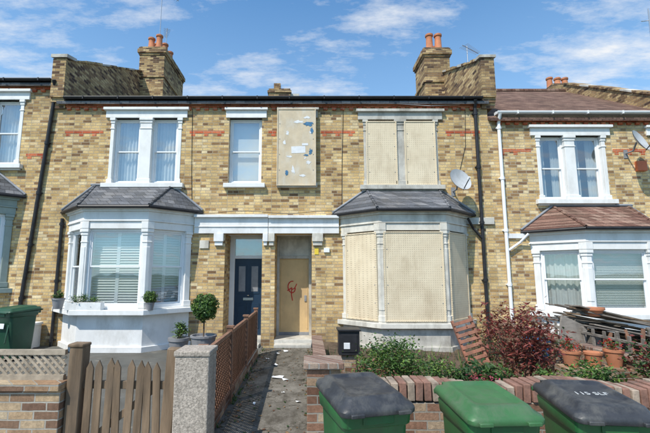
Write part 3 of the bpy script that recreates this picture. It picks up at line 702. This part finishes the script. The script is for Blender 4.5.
while x<9.8:
    zz=.63+.07*abs(math.sin((x-.34)*math.pi/1.3)); w.obox((x,-6.13+random.uniform(-.006,.006),zz),(.062,.25,.16),(0,random.uniform(-.06,.06),0),random.choice((EDG1,EDG2,EDG1))); x+=.074
w.obj(.005)
w=MB('garden_wall'); w.box(-6.62,-6.42,-4.6,-.05,-.1,.52,WHITE2); w.box(-6.66,-6.38,-4.65,-.05,.52,.58,WHITE2); w.obj(.006)
w=MB('garden_wall'); w.box(4.60,4.82,-6.0,-.05,-.1,.50,WALLB); w.box(4.57,4.85,-6.0,-.05,.50,.56,COPB); w.obj(.006)

# ================================================================== BINS
def rr(w,d,r,n=4):
    pts=[]
    for cx,cy,a0 in ((w/2-r,d/2-r,0),(-w/2+r,d/2-r,90),(-w/2+r,-d/2+r,180),(w/2-r,-d/2+r,270)):
        for i in range(n+1):
            a=R(a0+90*i/n); pts.append((cx+r*math.cos(a),cy+r*math.sin(a)))
    return pts
def loft(mb,secs,m,cap0=True,cap1=True):
    n=len(secs[0][0]); vs=[]
    for pts,z,dx,dy in secs:
        for x,y in pts: vs.append((x+dx,y+dy,z(x,y) if callable(z) else z))
    fs=[(j*n+i,j*n+(i+1)%n,(j+1)*n+(i+1)%n,(j+1)*n+i) for j in range(len(secs)-1) for i in range(n)]
    if cap0: fs.append(tuple(range(n))[::-1])
    if cap1: fs.append(tuple(range((len(secs)-1)*n,len(secs)*n)))
    mb.add(vs,fs,m)
def wheelie(x,y,z,yaw,body,lid,text=None,sc=1.0):
    e=empty('wheelie_bin',(x,y,z))
    mb=MB('body',e)
    loft(mb,[(rr(.42,.46,.05),.05,0,.03),(rr(.46,.52,.05),.35,0,.02),(rr(.50,.60,.05),.86,0,0),(rr(.54,.64,.05),.875,0,0),(rr(.555,.66,.05),.95,0,0),(rr(.535,.64,.05),.965,0,0)],body)
    for sx in (-.17,.17): mb.obox((sx,-.292,.60),(.03,.02,.46),(R(-8.2),0,0),body)
    mb.box(-.12,.12,-.338,-.325,.89,.94,body)
    for sx in (-.2,.2): mb.box(sx-.02,sx+.02,.30,.41,.90,.985,body)
    mb.cyl((-.27,.40,.975),(.27,.40,.975),.017,body,n=10)
    mb.cyl((-.27,.30,.1),(.27,.30,.1),.012,BLACK)
    for sx in (-1,1): mb.cyl((sx*.235,.30,.10),(sx*.285,.30,.10),.10,BLACK,n=18)
    mb.obj(.004,smooth=True)
    lm=MB('lid',e)
    def sl(h): return lambda X,Y:h+.035*min(1,(Y+.36)/.72)
    W,Dp=.585,.745
    loft(lm,[(rr(W-.01,Dp-.01,.06),sl(.945),0,.0),(rr(W,Dp,.06),sl(.955),0,0),(rr(W,Dp,.06),sl(.975),0,0),(rr(W-.03,Dp-.03,.05),sl(.993),0,0),(rr(W-.10,Dp-.10,.05),sl(1.003),0,0),(rr(W-.13,Dp-.14,.05),sl(1.028),0,0),(rr(W-.16,Dp-.18,.05),sl(1.036),0,0),(rr(W-.22,Dp-.26,.04),sl(1.038),0,0),(rr(W-.25,Dp-.30,.04),sl(1.026),0,0),(rr(W-.30,Dp-.36,.04),sl(1.026),0,0)],lid)
    for sx in (-.18,.18): lm.box(sx-.05,sx+.05,-.40,-.35,.95,.972,lid)
    for sx in (-.13,.13): lm.box(sx-.06,sx+.06,.34,.42,.985,1.035,lid)
    lm.box(-.05,.05,-.355,-.32,.968,.990,lid)
    lm.obj(.005,smooth=True,seg=2)
    if text:
        for s,lx,ly,sz,rz in text:
            cu=bpy.data.curves.new('painted_number','FONT'); cu.body=s; cu.size=sz; cu.extrude=.001; cu.align_x='CENTER'; cu.align_y='CENTER'; cu.materials.append(CHALK)
            o=bpy.data.objects.new('painted_number',cu); scene.collection.objects.link(o); o.parent=e; o.location=(lx,ly,1.026+.035*((ly+.36)/.72)+.002); o.rotation_euler=(R(2.8),0,rz)
    e.rotation_euler=(0,0,yaw); e.scale=(sc,sc,1.0)
    return e
wheelie(.36,-7.22,-.03,R(14),BING,BINL,sc=.82)
wheelie(1.16,-7.24,-.08,R(3),BING,BING2,sc=.80)
wheelie(1.87,-7.22,-.08,R(-6),BING,BINL,text=[('115 SLF',.0,-.02,.08,0)],sc=.84)
wheelie(-6.02,-1.55,.0,R(-12),BIND,BIND)
pl=MB('bin_number_plate'); pl.xf=Matrix.Translation((-6.02,-1.55,0))@Euler((0,0,R(-12))).to_matrix().to_4x4(); pl.obox((.02,-.312,.70),(.16,.008,.10),(R(-6),0,0),PAPER); pl.obj(.002)

# ================================================================== PLANTS
def leafy(name,base,c,rad,n,size,mats,clumps=14,stem=True,droop=0,stemr=.008,long=1.0,spread=.30):
    mb=MB(name); c=Vector(c); base=Vector(base)
    cs=[]
    for i in range(clumps):
        while True:
            v=Vector([random.uniform(-1,1) for _ in range(3)])
            if .25<v.length<=1: break
        cs.append(c+Vector((v.x*rad[0],v.y*rad[1],v.z*rad[2])))
    if stem:
        for q in cs:
            mid=base.lerp(q,.55)+Vector((random.uniform(-.04,.04),random.uniform(-.04,.04),.05))
            mb.cyl(base,mid,stemr,BARK,stemr*.7,n=5); mb.cyl(mid,q,stemr*.7,BARK,stemr*.3,n=5)
    sp=sum(rad)/3*spread
    for i in range(n):
        k=random.randrange(len(cs)); q=cs[k]+Vector((random.gauss(0,sp),random.gauss(0,sp),random.gauss(0,sp*.8)))
        s=size*random.uniform(.6,1.3)
        M=Euler((random.uniform(-.9,.9)+droop,random.uniform(-.9,.9),random.uniform(0,6.28))).to_matrix()
        L=s*long
        pts=[q+M@Vector(p) for p in ((0,-L,0),(s*.45,-L*.1,.12*s),(0,L,-.1*s),(-s*.45,-L*.1,.12*s))]
        mb.add(pts,[(0,1,2),(0,2,3)],mats[k%len(mats)] if random.random()<.6 else random.choice(mats))
    return mb.obj(recalc=False)
def ballplant(name,c,r,n,pot,trunkz=None,potm=GREYPOT,potr=.16,poth=.3):
    mb=MB(name); c=Vector(c); x,y,z=pot
    mb.lathe((x,y,z),[(0,0),(potr*.72,0),(potr,poth*.92),(potr*1.08,poth*.93),(potr*1.08,poth),(potr*.93,poth),(potr*.9,poth-.04),(0,poth-.04)],potm,20)
    mb.cyl((x,y,z+poth-.05),(c.x,c.y,c.z),.014,BARK,n=7)
    for i in range(n):
        v=Vector([random.gauss(0,1) for _ in range(3)]).normalized(); rr_=r*random.uniform(.6,1.0)*(1+.10*math.sin(v.x*7+v.z*5))
        q=c+v*rr_; s=.018*random.uniform(.7,1.4)*(r/.2)**.5
        M=v.to_track_quat('Z','Y').to_matrix()@Euler((random.uniform(-.9,.9),random.uniform(-.9,.9),random.uniform(0,6.28))).to_matrix()
        mb.add([q+M@Vector(p) for p in ((0,-s*1.3,0),(s*.7,0,0),(0,s*1.3,0),(-s*.7,0,0))],[(0,1,2,3)],random.choice((LG,LG,LD,LY)))
    mb.lathe(c,[(r*.02,-r*.7),(r*.5,-r*.5),(r*.7,0),(r*.5,r*.5),(r*.02,r*.7)],LD,12)
    return mb.obj(recalc=False,smooth=False)
def pot(x,y,z,r,h,m=TERRA):
    t=MB('flower_pot'); t.lathe((x,y,z),[(0,0),(r*.66,0),(r*.92,h*.85),(r,h*.85),(r,h),(r*.84,h),(0,h*.9)],m,20); t.obj(smooth=True,recalc=False)
ballplant('topiary_tree',(-1.88,-2.5,1.12),.25,2600,(-1.88,-2.5,.15),potr=.22,poth=.48)
ballplant('topiary_bush',(-3.52,-.86,1.20),.15,900,(-3.52,-.86,.93-.01),potr=.10,poth=.17)
t=MB('planter_box'); t.box(-5.35,-4.55,-.99,-.83,.93,1.10,WHITE2); t.box(-5.33,-4.57,-.97,-.85,1.10,1.105,SOIL); t.obj(.008)
leafy('trough_plants',(-4.95,-.91,1.1),(-4.95,-.91,1.17),(.34,.05,.06),500,.022,[LG,LY,LD],clumps=16,stem=False)
pot(-5.72,-.62,.93,.14,.24,GREYPOT)
leafy('pot_plant',(-5.72,-.62,1.1),(-5.72,-.62,1.24),(.1,.1,.09),300,.028,[LD,LG],clumps=8,stem=False)
pot(-2.7,-1.3,0,.22,.40,GREYPOT)
leafy('pot_plant',(-2.7,-1.3,.38),(-2.7,-1.3,.52),(.16,.16,.13),500,.03,[LD,LG,LY],clumps=9)
# right garden
leafy('garden_shrub',(1.1,-4.5,.05),(1.12,-4.5,.58),(.40,.35,.24),2600,.026,[LG,LD,LY,LG],clumps=30)
leafy('garden_shrub',(.72,-4.9,.05),(.75,-4.9,.40),(.25,.3,.20),1200,.026,[LG,LD,LB],clumps=16)
leafy('garden_shrub',(1.62,-4.8,.05),(1.6,-4.8,.46),(.28,.3,.16),1400,.024,[LY,LG,LD],clumps=18)
leafy('garden_shrub',(1.35,-3.2,.05),(1.35,-3.2,.28),(.55,.4,.16),1300,.028,[LD,LG,LX],clumps=22)
leafy('fern_clump',(1.95,-5.1,.05),(1.98,-5.1,.50),(.26,.3,.16),1300,.032,[LD,LG,LD],clumps=16,long=1.5)
leafy('japanese_maple',(2.72,-4.6,.05),(2.74,-4.6,.88),(.38,.34,.40),2400,.026,[LR,LR,LB,LR,LR],clumps=50,stemr=.010,long=1.5,spread=.28)
leafy('garden_shrub',(2.4,-5.0,.05),(2.42,-5.0,.42),(.25,.25,.2),800,.026,[LB,LG,LR],clumps=14)
leafy('garden_shrub',(3.35,-5.1,.05),(3.4,-5.1,.46),(.34,.3,.20),1500,.030,[LG,LY,LD],clumps=20)
leafy('garden_shrub',(4.15,-5.2,.05),(4.15,-5.2,.62),(.36,.35,.28),2000,.030,[LD,LG,LR,LD],clumps=26)
leafy('garden_shrub',(4.9,-4.8,.05),(4.95,-4.8,.72),(.45,.4,.34),2400,.033,[LG,LD,LB],clumps=28)
leafy('garden_shrub',(4.0,-3.3,.05),(4.0,-3.3,.45),(.45,.5,.28),1100,.033,[LR,LB,LX,LD],clumps=22)
leafy('garden_shrub',(3.6,-2.0,.05),(3.75,-1.8,.42),(.5,.5,.3),1200,.033,[LX,LB,LD],clumps=20)
leafy('flowers',(1.9,-5.5,.3),(1.9,-5.5,.60),(.22,.1,.05),160,.018,[LP,LR],clumps=12,stem=False)
wd=MB('weeds')
for i in range(900):
    x=random.uniform(.35,4.5); y=random.uniform(-5.9,-1.2); h=random.uniform(.08,.34); a=random.uniform(0,6.28); l_=random.uniform(.03,.14); w_=.007
    wd.add([(x-w_,y,.03),(x+w_,y,.03),(x+math.cos(a)*l_,y+math.sin(a)*l_,.03+h)],[(0,1,2)],random.choice((LG,LX,LY,LD)))
for i in range(60):
    y=random.uniform(-5.9,-.5); x=random.choice((.10,-1.0))+random.uniform(-.03,.03)
    for k in range(4):
        a=random.uniform(0,6.28); wd.add([(x-.006,y,.01),(x+.006,y,.01),(x+math.cos(a)*.04,y+math.sin(a)*.04,.01+random.uniform(.03,.09))],[(0,1,2)],LG)
wd.obj(recalc=False)
t=MB('flower_pot'); t.lathe((2.62,-5.45,.28),[(0,0),(.10,0),(.135,.2),(.15,.2),(.15,.24),(.12,.24),(0,.21)],MAGENTA,18); t.box(2.45,2.8,-5.6,-5.3,.0,.28,WALLB); t.obj(smooth=True,recalc=False)
leafy('pot_plant',(2.62,-5.45,.48),(2.62,-5.45,.60),(.13,.12,.09),300,.026,[LY,LG],clumps=8)
# pots, tub and leaning board by the neighbour's wall
bx=MB('brick_plinth'); bx.box(3.65,4.55,-4.2,-3.85,.0,.42,WALLB); bx.obj(.005)
pot(3.80,-4.02,.42,.13,.22); pot(4.12,-4.02,.42,.12,.20); pot(4.42,-4.02,.42,.13,.24)
for x in (3.80,4.42): leafy('red_flowers',(x,-4.02,.62),(x,-4.02,.74),(.10,.10,.07),150,.022,[LG,LF,LG,LF],clumps=9,stem=False)
t=MB('blue_tub'); t.lathe((3.95,-2.9,.30),[(0,0),(.17,0),(.22,.30),(.235,.30),(.235,.33),(.21,.33),(.16,.05),(0,.05)],BLUET,20); t.lathe((3.95,-2.9,.0),[(0,0),(.18,0),(.18,.30),(0,.30)],WALLB,4); t.obj(smooth=True,recalc=False)
t=MB('leaning_board'); t.obox((4.48,-3.0,.55),(.50,.03,.85),(R(-16),R(24),R(5)),WOODG); t.obj(.004)
t=MB('meter_cabinet'); t.box(.52,.86,-3.25,-2.98,.42,.80,BLACK); t.box(.50,.88,-3.28,-2.95,.80,.83,BLACK); t.box(.56,.82,-3.262,-3.2515,.47,.75,BLACK); t.box(.60,.70,-3.270,-3.2625,.52,.62,PAPER); t.box(.58,.80,-3.2,-3.03,.0,.42,WALLB); t.obj(.006)
t=MB('slatted_panel'); t.xf=Matrix.Translation((2.93,-3.05,.06))@Euler((R(-14),R(-14),R(8))).to_matrix().to_4x4()
for sx in (-.17,.17): t.box(sx-.022,sx+.022,-.02,.02,0,.96,WOODP)
for i in range(9): t.box(-.19,.19,-.036,-.021,.06+i*.1,.115+i*.1,WOODP)
t.obj(.003)
t=MB('timber_pile')
for i in range(26):
    L=random.uniform(1.1,2.0); t.obox((5.75+random.uniform(-.25,.25),-2.2+random.uniform(-.55,.45),.60+i*.016),(L,random.uniform(.10,.22),.025),(random.uniform(-.08,.08),.17+random.uniform(-.06,.06),random.uniform(-.2,.2)),random.choice((WOODG,WOODG,WOODG,WOOD)))
for x in (5.15,5.7,6.3): t.obox((x,-2.2,.34),(.10,.9,.60),(0,0,.1),WOODG)
for i in range(7): t.obox((5.2+i*.2,-2.85,.42+.02*i),(.05,.04,.62),(random.uniform(-.2,.2),random.uniform(-.5,.5),0),random.choice((WOODR,WOODG)))
t.obj(.003)
t=MB('flower_pot'); t.lathe((5.15,-2.62,.98),[(0,0),(.11,0),(.17,.11),(.19,.11),(.19,.15),(.16,.15),(0,.12)],TERRA,20); t.obj(smooth=True,recalc=False)
pot(5.05,-3.4,.0,.26,.44)
f=MB('picket_fence')
for i in range(20): f.obox((4.72,-5.7+i*.25,.62),(.02,.06,.42),(0,0,0),WOODG)
f.box(4.70,4.74,-5.8,-.8,.72,.76,WOODG); f.obj(.003)

# ================================================================== LIGHT / WORLD / CAMERA
SE,SR=53,219
wd=bpy.data.worlds.new('World'); scene.world=wd; wd.use_nodes=True; nt=wd.node_tree; bg=nt.nodes['Background']
sky=nt.nodes.new('ShaderNodeTexSky'); sky.sky_type='NISHITA'; sky.sun_disc=False; sky.sun_elevation=R(SE); sky.sun_rotation=R(SR); sky.air_density=1.0; sky.dust_density=.6; sky.ozone_density=1.5
tc=nt.nodes.new('ShaderNodeTexCoord'); sp=nt.nodes.new('ShaderNodeSeparateXYZ'); nt.links.new(tc.outputs['Generated'],sp.inputs[0])
zz=math_(nt,'ADD',math_(nt,'MAXIMUM',sp.outputs['Z'],0.0),.12)
cm=nt.nodes.new('ShaderNodeCombineXYZ'); nt.links.new(math_(nt,'DIVIDE',sp.outputs['X'],zz),cm.inputs[0]); nt.links.new(math_(nt,'MULTIPLY',math_(nt,'DIVIDE',sp.outputs['Y'],zz),1.9),cm.inputs[1])
n1=noise(nt,cm.outputs[0],1.25,10,.66)
f=ramp(nt,n1,[(.50,0.0),(.57,.35),(.68,.95)])
tint=mix(nt,1.0,sky.outputs[0],(.95,1.50,1.75),'MULTIPLY')
haze=ramp(nt,sp.outputs['Z'],[(.25,.45),(.62,0.0)])
tint=mix(nt,haze,tint,(4.0,5.6,7.2))
col=mix(nt,f,tint,(7.3,7.4,7.5))
nt.links.new(col,bg.inputs['Color']); bg.inputs['Strength'].default_value=.13
sd=bpy.data.lights.new('sun','SUN'); sd.energy=5.0; sd.angle=R(.5); sd.color=(1,.94,.84)
so=bpy.data.objects.new('sun',sd); scene.collection.objects.link(so)
d=Vector((math.sin(R(SR))*math.cos(R(SE)),math.cos(R(SR))*math.cos(R(SE)),math.sin(R(SE))))
so.rotation_euler=d.to_track_quat('Z','Y').to_euler(); so.location=(0,-20,20)
cam=bpy.data.cameras.new('camera'); co=bpy.data.objects.new('camera',cam); scene.collection.objects.link(co)
co.location=(0,-10,1.75); co.rotation_euler=(R(98),0,0); cam.sensor_width=36; cam.lens=22.15; cam.shift_x=.0277; cam.clip_end=1000; cam.clip_start=.05
scene.camera=co
scene.view_settings.view_transform='Standard'; scene.view_settings.look='None'; scene.view_settings.exposure=0
